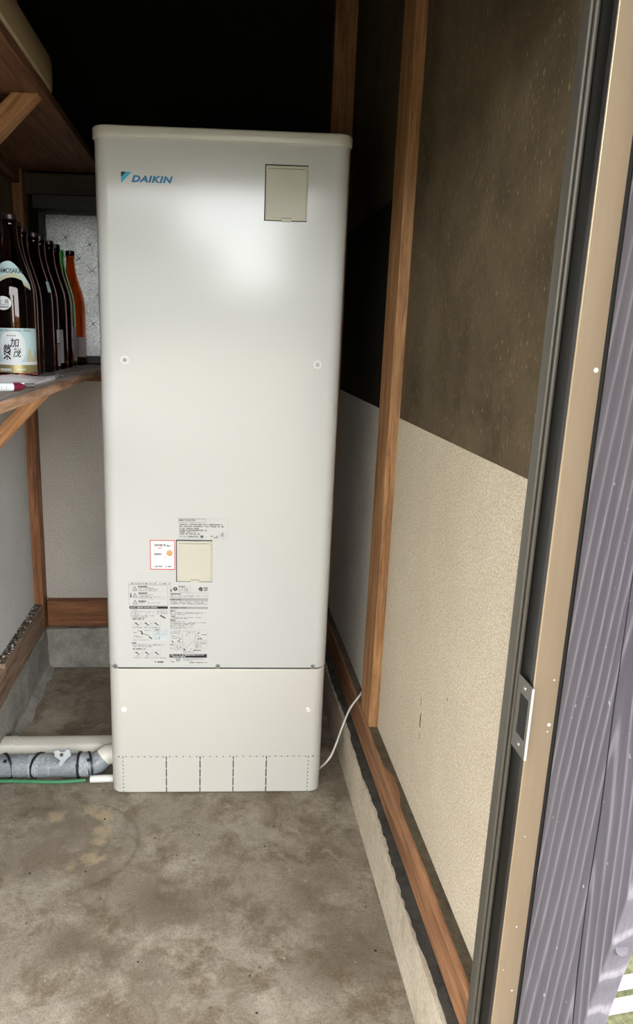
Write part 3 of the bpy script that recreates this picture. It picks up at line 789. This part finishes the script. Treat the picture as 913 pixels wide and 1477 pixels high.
# small red-edged sticker: its two code squares stay blank
kx = lambda a: -.190 + (180 + a/5.706 - 216)*.00189
kz = lambda b: .790 - (740 + b/5.706 - 779)*.001977
p = Print(kx, kz)
p.rect(206, 220, 414, 468, 4, -.0003); p.rect(213, 227, 407, 460, 3, -.0001)
p.dash(242, 335, 262, 17, 1, .9); p.dash(343, 382, 267, 11, 1, .9); p.dash(272, 304, 285, 9, 4, .8)
p.dash(242, 270, 314, 6, 5, .8); p.dash(240, 316, 337, 13, 1, .85)
p.circ(367, 327, 25, 5); p.ring(367, 327, 15, 3, 4); p.line(355, 340, 380, 314, 3, 3)
p.dash(252, 282, 365, 9, 6, .9); p.dash(322, 370, 365, 7, 5, .6)
p.dash(235, 384, 440, 13, 1, .9)
p.done('red_edged_sticker', PM)['label'] = 'white sticker with a red border and an orange roundel'
# power cable on the right
bm = bmesh.new()
tube(bm, smooth_path([(.47, .16, .262), (.44, .092, .269), (.415, .106, .216), (.395, .101, .164), (.357, .045, .105), (.337, .042, .070), (.3185, .06, .036)], 8), .0032, 10)
tag(obj('power_cable', bm, 'cable', smooth=True), 'thin white cable curving from the tank to the orange post', 'cable')

# ================================================================== PIPES ON THE LEFT
duct = empty('duct_cover', (-.5, .2, 0)); tag(duct, 'cream plastic duct cover lying on the floor behind the grey wrapped pipe', 'duct cover')
bm = bmesh.new(); extrude_poly(bm, [(.152, .0), (.152, .046), (.168, .064), (.196, .070), (.222, .064), (.232, .05), (.232, 0)], 'x', -.655, -.318)
PO(obj('straight_cover', bm, 'duct', smooth=True, bevel=.002), duct)
bm = bmesh.new(); box(bm, -.652, -.320, .1505, .1525, .020, .024); PO(obj('cover_lip', bm, 'duct'), duct)
bm = bmesh.new()
prof = [(.0, .0), (.0, .047), (.016, .066), (.044, .072), (.072, .066), (.082, .05), (.082, 0)]
def ring_at(cx, cyy, ang):     # duct section turned about z
    d = Vector((-math.sin(ang), math.cos(ang), 0)); return [Vector((cx, cyy, 0)) + d*p_[0] + Vector((0, 0, p_[1])) for p_ in prof]
loft(bm, [ring_at(-.640, .150, 0), ring_at(-.650, .150, 0), ring_at(-.666, .149, .12), ring_at(-.680, .146, .25)])
PO(obj('corner_cover', bm, 'duct', smooth=True, bevel=.0015), duct)

pipe = empty('wrapped_pipe', (-.5, .095, 0)); tag(pipe, 'blue-grey wrapped pipe with black cable ties running along the floor into the tank', 'pipe')
PYc, PZc = .098, .0375
rnd = random.Random(3); pts = []; rr = []
for i in range(36):
    x = -.681 + i*.0083; pts.append((x, PYc + .001*math.sin(i*.6), PZc)); rr.append(.0340 + rnd.uniform(-.0008, .0008) + (.0016 if -.55 < x < -.425 else 0))
bm = bmesh.new(); tube(bm, pts, rr, 20); PO(obj('pipe_sleeve', bm, 'foam', smooth=True), pipe)
def band(x0, x1, r, mat, name, tilt=0., n=4):
    bm = bmesh.new(); P = [(x0 + (x1-x0)*i/n, PYc + tilt*(i/n-.5), PZc) for i in range(n+1)]
    tube(bm, P, [r + rnd.uniform(-.0005, .0005) for _ in P], 22); return PO(obj(name, bm, mat, smooth=True), pipe)
band(-.575, -.510, .0362, 'tape', 'tape_wrap', 0, 8)
band(-.420, -.392, .0356, 'tape', 'tape_wrap', 0, 5)
for x, tl in ((-.641, .004), (-.548, -.003), (-.424, .0), (-.391, .002)):
    b = band(x-.0030, x+.0030, .0402, 'tie', 'cable_tie', tl, 1)
    a = random.Random(int(-x*1000)).choice((-1.9, -.2, .9))
    bm = bmesh.new(); cy2, cz2 = PYc + .038*math.cos(2.3+a*.4)*1., PZc + .038*math.sin(2.3+a*.4)
    box(bm, x-.0045, x+.0045, cy2-.004, cy2+.004, cz2-.003, cz2+.004); PO(obj('tie_head', bm, 'tie', bevel=.001), pipe)
# grey wing valve sticking up out of the wrap
bm = bmesh.new(); tube(bm, [(-.474, .066, .062), (-.466, .062, .078), (-.463, .062, .086)], [.0095, .0085, .008], 14); vst = PO(obj('valve_stem', bm, 'valve', smooth=True), pipe)
bm = bmesh.new(); extrude_poly(bm, [(-.490, .112), (-.489, .092), (-.482, .088), (-.474, .080), (-.458, .076), (-.448, .088), (-.440, .094), (-.441, .114), (-.452, .116), (-.458, .108), (-.470, .107), (-.476, .114)], 'y', .056, .067)
PO(obj('valve_wing', bm, 'valve', bevel=.0022), pipe)
bm = bmesh.new(); disc(bm, -.467, .100, .057, .053, .0055, 14); PO(obj('valve_screw', bm, 'alu', smooth=True), pipe)
# elbow up into the tank
path = smooth_path([(-.392, .098, .0375), (-.374, .100, .041), (-.357, .106, .051), (-.341, .112, .062), (-.3155, .114, .066)], 5)
bm = bmesh.new(); tube(bm, path[:15], [.0345 - .0003*i for i in range(15)], 20); PO(obj('elbow_sleeve', bm, 'foam', smooth=True), pipe)
bm = bmesh.new(); tube(bm, path[12:], .0312, 20); PO(obj('elbow_end', bm, 'duct', smooth=True), pipe)
bm = bmesh.new(); tube(bm, smooth_path([(-.3155, .062, .0125), (-.345, .061, .0125), (-.385, .060, .0125)], 5), .0115, 16)
tag(obj('drain_pipe', bm, 'white_pipe', smooth=True), 'short white drain pipe emerging beneath the wrapped pipe beside the tank', 'pipe')
bm = bmesh.new(); tube(bm, smooth_path([(-.68, .068, .006), (-.60, .064, .006), (-.50, .058, .006), (-.45, .059, .006), (-.40, .064, .006)], 6), .0058, 10)
tag(obj('green_hose', bm, 'green', smooth=True), 'thin green hose under the grey wrapped pipe', 'hose')

# ================================================================== SHELVES
def brace(name, y0, y1, pts, mat, parent):
    bm = bmesh.new(); extrude_poly(bm, pts, 'y', y0, y1); return PO(obj(name, bm, mat, bevel=.002), parent)
ls = empty('lower_shelf', (-.56, 0, 1.195)); tag(ls, 'wooden wall shelf holding the row of bottles', 'shelf')
ZS = 1.2175
PB('board', 'shelf', ls, XL, -.400, -.95, .897, ZS-.0215, ZS-.0006, bevel=.0015)
PB('dusty_top', 'shelf_top', ls, XL, -.4012, -.949, .896, ZS-.0010, ZS)
brace('brace', -.205, -.172, [(-.4025, ZS-.0218), (-.446, ZS-.0218), (XL, .900), (XL, .853)], 'brace', ls)
PB('wall_batten', 'shelf', ls, XL, XL+.028, -.95, .83, ZS-.07, ZS-.022, bevel=.002)
PB('back_batten', 'sill_back', ls, -.688, -.36, .872, .899, ZS-.062, ZS-.022, bevel=.002)
us = empty('upper_shelf', (-.56, 0, 1.88)); tag(us, 'dark reddish wooden wall shelf above the bottles', 'shelf')
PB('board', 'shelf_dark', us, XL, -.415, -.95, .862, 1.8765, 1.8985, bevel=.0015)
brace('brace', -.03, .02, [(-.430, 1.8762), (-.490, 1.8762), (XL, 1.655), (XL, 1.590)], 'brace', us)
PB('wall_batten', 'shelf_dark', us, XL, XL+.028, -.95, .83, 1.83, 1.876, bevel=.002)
# tan tub on the upper shelf
bm = bmesh.new(); rings = []
for y, k in ((-.62, .0), (.02, .0), (.062, .006), (.088, .018), (.098, .034)):
    rings.append([(p_[0], y, p_[1]) for p_ in [(-.655+k, 1.8990), (-.424-k*.6, 1.8990), (-.412-k*.6, 1.905), (-.4075-k, 1.925), (-.4085-k, 1.966-k*.5), (-.414-k, 1.974-k*.6), (-.428-k, 1.978-k*.7), (-.655+k, 1.978-k*.7)]])
loft(bm, rings); tb = obj('storage_tub', bm, 'tan_plastic', smooth=True, bevel=.002); tag(tb, 'tan plastic tub with rounded end lying on the upper shelf', 'tub')
bm = bmesh.new(); extrude_poly(bm, rrect(-.60, -.455, .16, .40, .02, 4), 'z', 1.8988, 1.930)
tag(obj('flat_box', bm, 'shelf_dark', smooth=True, bevel=.002), 'dark flat box behind the tan tub on the upper shelf', 'box')

# ================================================================== BOTTLES
def prof_r(R, H):
    P = [(.0, 0.0), (.86, .0), (.97, .012), (1., .03), (1., .50), (.985, .545), (.92, .60), (.80, .655), (.655, .71), (.515, .765), (.405, .82), (.345, .87), (.315, .92), (.30, .945), (.345, .948), (.345, .975), (.31, .985), (.30, 1.0)]
    return [(a*R, b*H) for a, b in P]
def rad_at(R, H, z):
    P = prof_r(R, H)[1:]
    for (r0, z0), (r1, z1) in zip(P, P[1:]):
        if z0 <= z <= z1 and z1 > z0: return r0 + (r1-r0)*(z-z0)/(z1-z0)
    return P[-1][0]
def bottle(name, x, y, R, H, mat, capped=True):
    e = empty(name, (x, y, ZS))
    bm = bmesh.new(); P = prof_r(R, H)
    out = P[1:]; inn = [(max(r-.0032, .004), max(z, .006)) for r, z in out[2:]]
    prof = [(.001, .004), (out[0][0]*.6, .004)] + out + [(inn[-1][0], out[-1][1])] + inn[::-1] + [(.001, .008)]
    lathe(bm, prof, 36); bmesh.ops.remove_doubles(bm, verts=bm.verts, dist=1e-6)
    obj('glass_body', bm, mat, e, smooth=True)
    if capped:
        bm = bmesh.new(); lathe(bm, [(.0005, H+.004), (.25*R, H+.004), (.33*R, H+.002), (.335*R, H-.012), (.33*R, H-.013), (.305*R, H-.013), (.305*R, H+.0005), (.0005, H+.0005)], 24); obj('cap', bm, 'cap_dark', e, smooth=True)
    return e
def patch(R, H, th0, u0, u1, lo, hi, eps, n=20, nz=6, mats='paper', parent=None, name='label', bm=None, mat=0):
    own = bm is None
    if own: bm = bmesh.new()
    g = []
    for i in range(n+1):
        u = u0 + (u1-u0)*i/n; a = th0 + u/R; l_, h_ = lo(u), hi(u); colv = []
        for j in range(nz+1):
            z = l_ + (h_-l_)*j/nz; r = rad_at(R, H, z) + eps; colv.append(bm.verts.new((r*math.cos(a), r*math.sin(a), z)))
        g.append(colv)
    for i in range(n):
        for j in range(nz): bm.faces.new((g[i][j], g[i+1][j], g[i+1][j+1], g[i][j+1])).material_index = mat
    if own: return obj(name, bm, mats, parent, smooth=True)
ys = [.068 + .0972*i for i in range(9)]
bx = [-.5358, -.5475, -.5570, -.5475, -.5520, -.5460, -.5465, -.5515, -.5350]
hh = [.402, .398, .396, .394, .396, .394, .394, .390, .394]
labs = ['large dark brown bottle with pale blue label, nearest on the lower shelf',
        'dark brown bottle just behind the labelled one',
        'dark brown bottle, third in the shelf row from the front',
        'dark brown bottle with a pale blue shoulder sticker, fourth in the row',
        'dark brown bottle with a tall white side label, fifth in the row',
        'dark brown bottle, sixth in the shelf row from the front',
        'dark brown bottle standing right in front of the green one',
        'slim green glass bottle with a grey label on the shelf',
        'amber glass bottle, last in the row beside the tank']
bt = []
for i in range(9):
    R = .0515 if i == 0 else (.0455 if i == 7 else .0475)
    e = bottle('sake_bottle', bx[i], ys[i], R, hh[i], 'glass_green' if i == 7 else 'glass_amber' if i == 8 else 'glass_brown', capped=(i not in (7,)))
    tag(e, labs[i], 'bottle', 'bottles on the lower shelf'); bt.append((e, R, hh[i]))
e = bottle('sake_bottle', -.662, .40, .0475, .405, 'glass_brown'); tag(e, 'dark brown bottle standing behind the labelled one, cut by the photo edge', 'bottle', 'bottles on the lower shelf')
# front bottle: printed labels
e, R, H = bt[0]; TH = math.radians(-75.0 - 3)
cst = lambda v: (lambda u: v)
ml = patch(R, H, TH, -.070, .0655, cst(.016), cst(.128), .0004, 30, 3, 'label_blue', e, 'front_label'); ml['label'] = 'pale blue printed front label'
patch(R, H, TH, -.070, .0655, cst(.016), cst(.036), .0007, 30, 1, 'label_gold', ml, 'gold_band')
# mountains, oval, lettering
patch(R, H, TH, .026, .0650, cst(.044), lambda u: .050 + .030*abs(math.sin((u-.026)*150))*(1-.4*(u-.026)/.04), .0007, 26, 1, 'label_tan', ml, 'mountain_print')
patch(R, H, TH, -.068, .0652, cst(.0365), cst(.0435), .0007, 26, 1, 'label_white', ml, 'white_band')
ou, oz, ow, oh = -.0085, .080, .034, .0445
patch(R, H, TH, ou-ow+1e-4, ou+ow-1e-4, lambda u: oz-oh*math.sqrt(max(0, 1-((u-ou)/ow)**2)), lambda u: oz+oh*math.sqrt(max(0, 1-((u-ou)/ow)**2)), .0010, 28, 2, 'label_white', ml, 'white_oval')
def wrap(th0, eps):
    def f(u, z):
        a = th0 + u/R; r = rad_at(R, H, z) + eps; return (r*math.cos(a), r*math.sin(a), z)
    return f
bm = bmesh.new(); W1 = wrap(TH, .0014)
put_text(bm, '加', -.0135, .0085, .0800, .1035, W1, offset=.02, shear=.1)
put_text(bm, '茂', -.0075, .0125, .0550, .0790, W1, offset=.02, shear=.1)
put_text(bm, '榮', -.0330, -.0115, .0480, .0880, W1, offset=.02, shear=.1)
put_text(bm, 'Finest Japanese Sake', -.058, .042, .1185, .1255, W1, shear=.2)
obj('brush_lettering', bm, 'black', ml)
bm = bmesh.new()
for k in range(6): patch(R, H, TH, -.045+k*.0055, -.0415+k*.0055, cst(.0205), cst(.0265), .0012, 1, 1, bm=bm)
for k in range(5): patch(R, H, TH, -.0+k*.0045, .003+k*.0045, cst(.0230), cst(.0262), .0012, 1, 1, bm=bm)
obj('band_print', bm, 'label_white', ml)
bm = bmesh.new()
for k in range(4): patch(R, H, TH, -.020+k*.006, -.0165+k*.006, cst(.1075), cst(.111), .0014, 1, 1, bm=bm)
obj('small_print', bm, 'faint_print', ml)
# round sticker
su, sz, sw, sh = -.026, .189, .0215, .017
rs = patch(R, H, TH, su-sw+1e-4, su+sw-1e-4, lambda u: sz-sh*math.sqrt(max(0, 1-((u-su)/sw)**2)), lambda u: sz+sh*math.sqrt(max(0, 1-((u-su)/sw)**2)), .0005, 18, 2, 'label_white', e, 'round_sticker')
bm = bmesh.new(); W2 = wrap(TH, .0010)
put_text(bm, '上', -.037, -.029, .187, .1985, W2, offset=.01); put_text(bm, '撰', -.021, -.0105, .187, .1985, W2, offset=.01)
patch(R, H, TH, -.043, -.009, cst(.1842), cst(.1852), .0010, 8, 1, bm=bm)
for k in range(6): patch(R, H, TH, -.040+k*.005, -.0365+k*.005, cst(.1775), cst(.1815), .0010, 1, 1, bm=bm)
obj('sticker_print', bm, 'grey_print', rs)
# shoulder label: wavy band with the name
lo_ = lambda u: .240 + .012*math.cos(u*42) - (.010 if u > .03 else 0)
hi_ = lambda u: .292 - 14*(u+.012)**2 if u > -.012 else .292 - 6*(u+.012)**2
sl = patch(R, H, TH, -.062, .052, lo_, lambda u: max(lo_(u)+.002, hi_(u)), .0006, 30, 6, 'label_blue', e, 'shoulder_label')
patch(R, H, TH, -.060, .050, lambda u: lo_(u)+.0005, lambda u: min(lo_(u)+.010, max(lo_(u)+.0015, hi_(u)-.001)), .0010, 28, 2, 'label_tan', sl, 'gold_edge')
bm = bmesh.new(); put_text(bm, 'KAMOSAKAE', -.046, .036, .262, .2745, wrap(TH, .0022), offset=.012); obj('name_print', bm, 'black', sl)
# slivers of labels on some of the others
def side_label(i, a0, a1, z0, z1, mat, name='side_label'):
    e_, R_, H_ = bt[i]; patch(R_, H_, math.radians(-75), math.radians(a0)*R_, math.radians(a1)*R_, cst(z0), cst(z1), .0005, 10, 4, mat, e_, name)
side_label(3, 48, 84, .232, .262, 'label_blue', 'shoulder_sticker')
side_label(4, 52, 84, .085, .125, 'label_white'); side_label(4, 52, 82, .014, .082, 'label_pink')
side_label(7, 40, 88, .02, .135, 'label_pink'); side_label(8, 5, 60, .03, .10, 'label_pink')
side_label(1, -60, 40, .02, .125, 'label_pink'); side_label(5, -60, 40, .02, .125, 'label_pink')

# packets lying on the shelf in front of the bottles
pk = empty('plastic_packet', (-.50, -.12, ZS)); tag(pk, 'crumpled milky plastic packet lying flat on the lower shelf', 'packet')
rnd = random.Random(12); bm = bmesh.new(); g = []
for i in range(15):
    row = []
    for j in range(9):
        u, v = i/14, j/8
        A_, B_, C_, D_ = (-.555, -.24), (-.440, -.20), (-.432, .035), (-.61, -.035); x = (A_[0]*(1-v)+B_[0]*v)*(1-u) + (D_[0]*(1-v)+C_[0]*v)*u; y = (A_[1]*(1-v)+B_[1]*v)*(1-u) + (D_[1]*(1-v)+C_[1]*v)*u
        h = .003 + .012*math.sin(math.pi*u)*math.sin(math.pi*v) + rnd.uniform(0, .006)
        row.append(bm.verts.new((x, y, ZS + h)))
    g.append(row)
for i in range(14):
    for j in range(8): bm.faces.new((g[i][j], g[i+1][j], g[i+1][j+1], g[i][j+1]))
r_ = bmesh.ops.extrude_face_region(bm, geom=bm.faces[:]); 
for v in [q for q in r_['geom'] if isinstance(q, bmesh.types.BMVert)]: v.co.z = ZS + .0004
PO(obj('packet_film', bm, 'bag', smooth=True), pk)
bm = bmesh.new()
for k in range(9):
    x, y = -.56 + rnd.uniform(0, .10), -.16 + rnd.uniform(0, .11); box(bm, x, x+rnd.uniform(.008, .02), y, y+.003, ZS+.019, ZS+.0198)
PO(obj('red_print', bm, 'red'), pk)['kind'] = 'stuff'
fl = bmesh.new(); g = []
for i in range(9):
    row = []
    for j in range(4):
        u, v = i/8, j/3; row.append(fl.verts.new((-.466 + .040*v - .006*u, .045 + .10*u, ZS + .002 + .006*math.sin(math.pi*v) + rnd.uniform(0, .003))))
    g.append(row)
for i in range(8):
    for j in range(3): fl.faces.new((g[i][j], g[i+1][j], g[i+1][j+1], g[i][j+1]))
r_ = bmesh.ops.extrude_face_region(fl, geom=fl.faces[:])
for v in [q for q in r_['geom'] if isinstance(q, bmesh.types.BMVert)]: v.co.z -= .0012
tag(obj('clear_wrapper', fl, 'film', smooth=True), 'shiny clear plastic wrapper at the shelf\'s front edge', 'wrapper')
# squeeze tube with a maroon cap
tbx = empty('squeeze_tube', (-.45, -.37, ZS)); tag(tbx, 'small white tube with a maroon cap at the shelf edge', 'tube')
bm = bmesh.new(); d = Vector((.78, .63, 0)).normalized(); p0 = Vector((-.497, -.402, ZS+.0095))
tube(bm, [p0, p0+d*.02, p0+d*.075], [.0075, .0088, .0090], 16); PO(obj('tube_body', bm, 'label_white', smooth=True), tbx)
bm = bmesh.new(); tube(bm, [p0+d*.074, p0+d*.076, p0+d*.090, p0+d*.097, p0+d*.103, p0+d*.104], [.0088, .0092, .0088, .0062, .0034, .001], 16); PO(obj('cap', bm, 'maroon', smooth=True), tbx)
bm = bmesh.new()
for k in range(6): q = p0 + d*(.012+k*.010); box(bm, q.x-.003, q.x+.003, q.y-.0093, q.y-.0089, q.z-.002, q.z+.0025)
PO(obj('tube_print', bm, 'grey_print'), tbx)
bm = bmesh.new(); q = Vector((-.436, -.262, ZS+.006)); tube(bm, [q, q+Vector((.018, .012, 0))], [.0052, .0044], 12)
tag(obj('screw_top', bm, 'steel', smooth=True), 'tiny metal screw top lying next to the maroon cap', 'screw top')

# ================================================================== SMALL DEBRIS
def crumbs(name, n, xr, yr, z, sz, mats, label, seed):
    r = random.Random(seed); bm = bmesh.new()
    for _ in range(n):
        x, y, s_ = r.uniform(*xr), r.uniform(*yr), r.uniform(*sz); a = r.uniform(0, 3.1); k0 = len(bm.verts)
        fs = box(bm, -s_, s_, -s_*.5, s_*.5, 0, s_*.7, r.randrange(len(mats)))
        bm.verts.ensure_lookup_table()
        bmesh.ops.rotate(bm, verts=bm.verts[k0:], cent=(0, 0, 0), matrix=Matrix.Rotation(a, 3, 'Z'))
        bmesh.ops.translate(bm, verts=bm.verts[k0:], vec=(x, y, z))
    return tag(obj(name, bm, mats), label, 'debris', kind='stuff')
crumbs('sill_crumbs', 170, (XL+.003, -.694), (.31, .82), .2808, (.0012, .0042), ['dust_top', 'foundation', 'crack', 'plaster_left'], 'crumbs of dirt and plaster scattered on the left sill', 5)
crumbs('floor_grit', 90, (-.62, .38), (-.85, .05), .0, (.0008, .0028), ['dust_top', 'foundation', 'crack', 'shelf_top'], 'grit and leaf bits scattered over the concrete floor', 6)

# ================================================================== ACROSS THE YARD (unseen, added to shade the doorway and shape reflections)
rnd = random.Random(31)
def unseen_hedge(name, x0, x1, y, h, label, mat='hedge'):
    bm = bmesh.new(); n = max(3, int((x1-x0)/.5)); rings = []
    for i in range(n+1):
        x = x0 + (x1-x0)*i/n; hh_ = h*(1+rnd.uniform(-.08, .08)); w = .8
        rings.append([(x, y-w, -.06), (x, y-w, hh_*.8), (x, y-w*.5, hh_), (x, y+w*.5, hh_), (x, y+w, hh_*.8), (x, y+w, -.06)])
    loft(bm, rings); return struct(obj(name, bm, mat, smooth=True), label)
M['hedge'] = concrete('hedge_leaves', (.015, .03, .01), (.035, .06, .018), (.07, .10, .03), 20., .9)
M['house_wall'] = plain('mortar_house_wall', (.22, .20, .17), .9)
M['tile_roof'] = plain('dark_tile_roof', (.04, .042, .045), .6)
unseen_hedge('hedge', -18, -1.6, -11.0, 3.0, 'clipped hedge on the far side of the yard')
unseen_hedge('hedge', 1.3, 2.3, -11.0, 3.0, 'taller hedge on the far side of the yard')
unseen_hedge('hedge', 2.3, 20, -11.0, 1.3, 'long low hedge at the right of the yard')
unseen_hedge('hedge', -1.6, -.35, -10.9, 2.05, 'middle stretch of hedge across the yard')
unseen_hedge('hedge', -.35, 1.3, -10.9, .8, 'low stretch of hedge across the yard')
unseen_hedge('hedge', -20, 30, 15.0, 2.2, 'hedge behind the store room')
# two white boards lying in the grass beside the store room
for i, (x0, y0, lab) in enumerate(((.865, -.668, 'white board lying in the grass, the farther of two'), (.815, -.725, 'white board lying in the grass, nearest the upright board'))):
    bm = bmesh.new(); box(bm, 0, .60, 0, .026, 0, .012); o = obj('white_board', bm, 'white_paint', bevel=.001)
    o.location = (x0, y0, -.06); o.rotation_euler = (0, 0, .14); tag(o, lab, 'board', 'white boards in the grass')
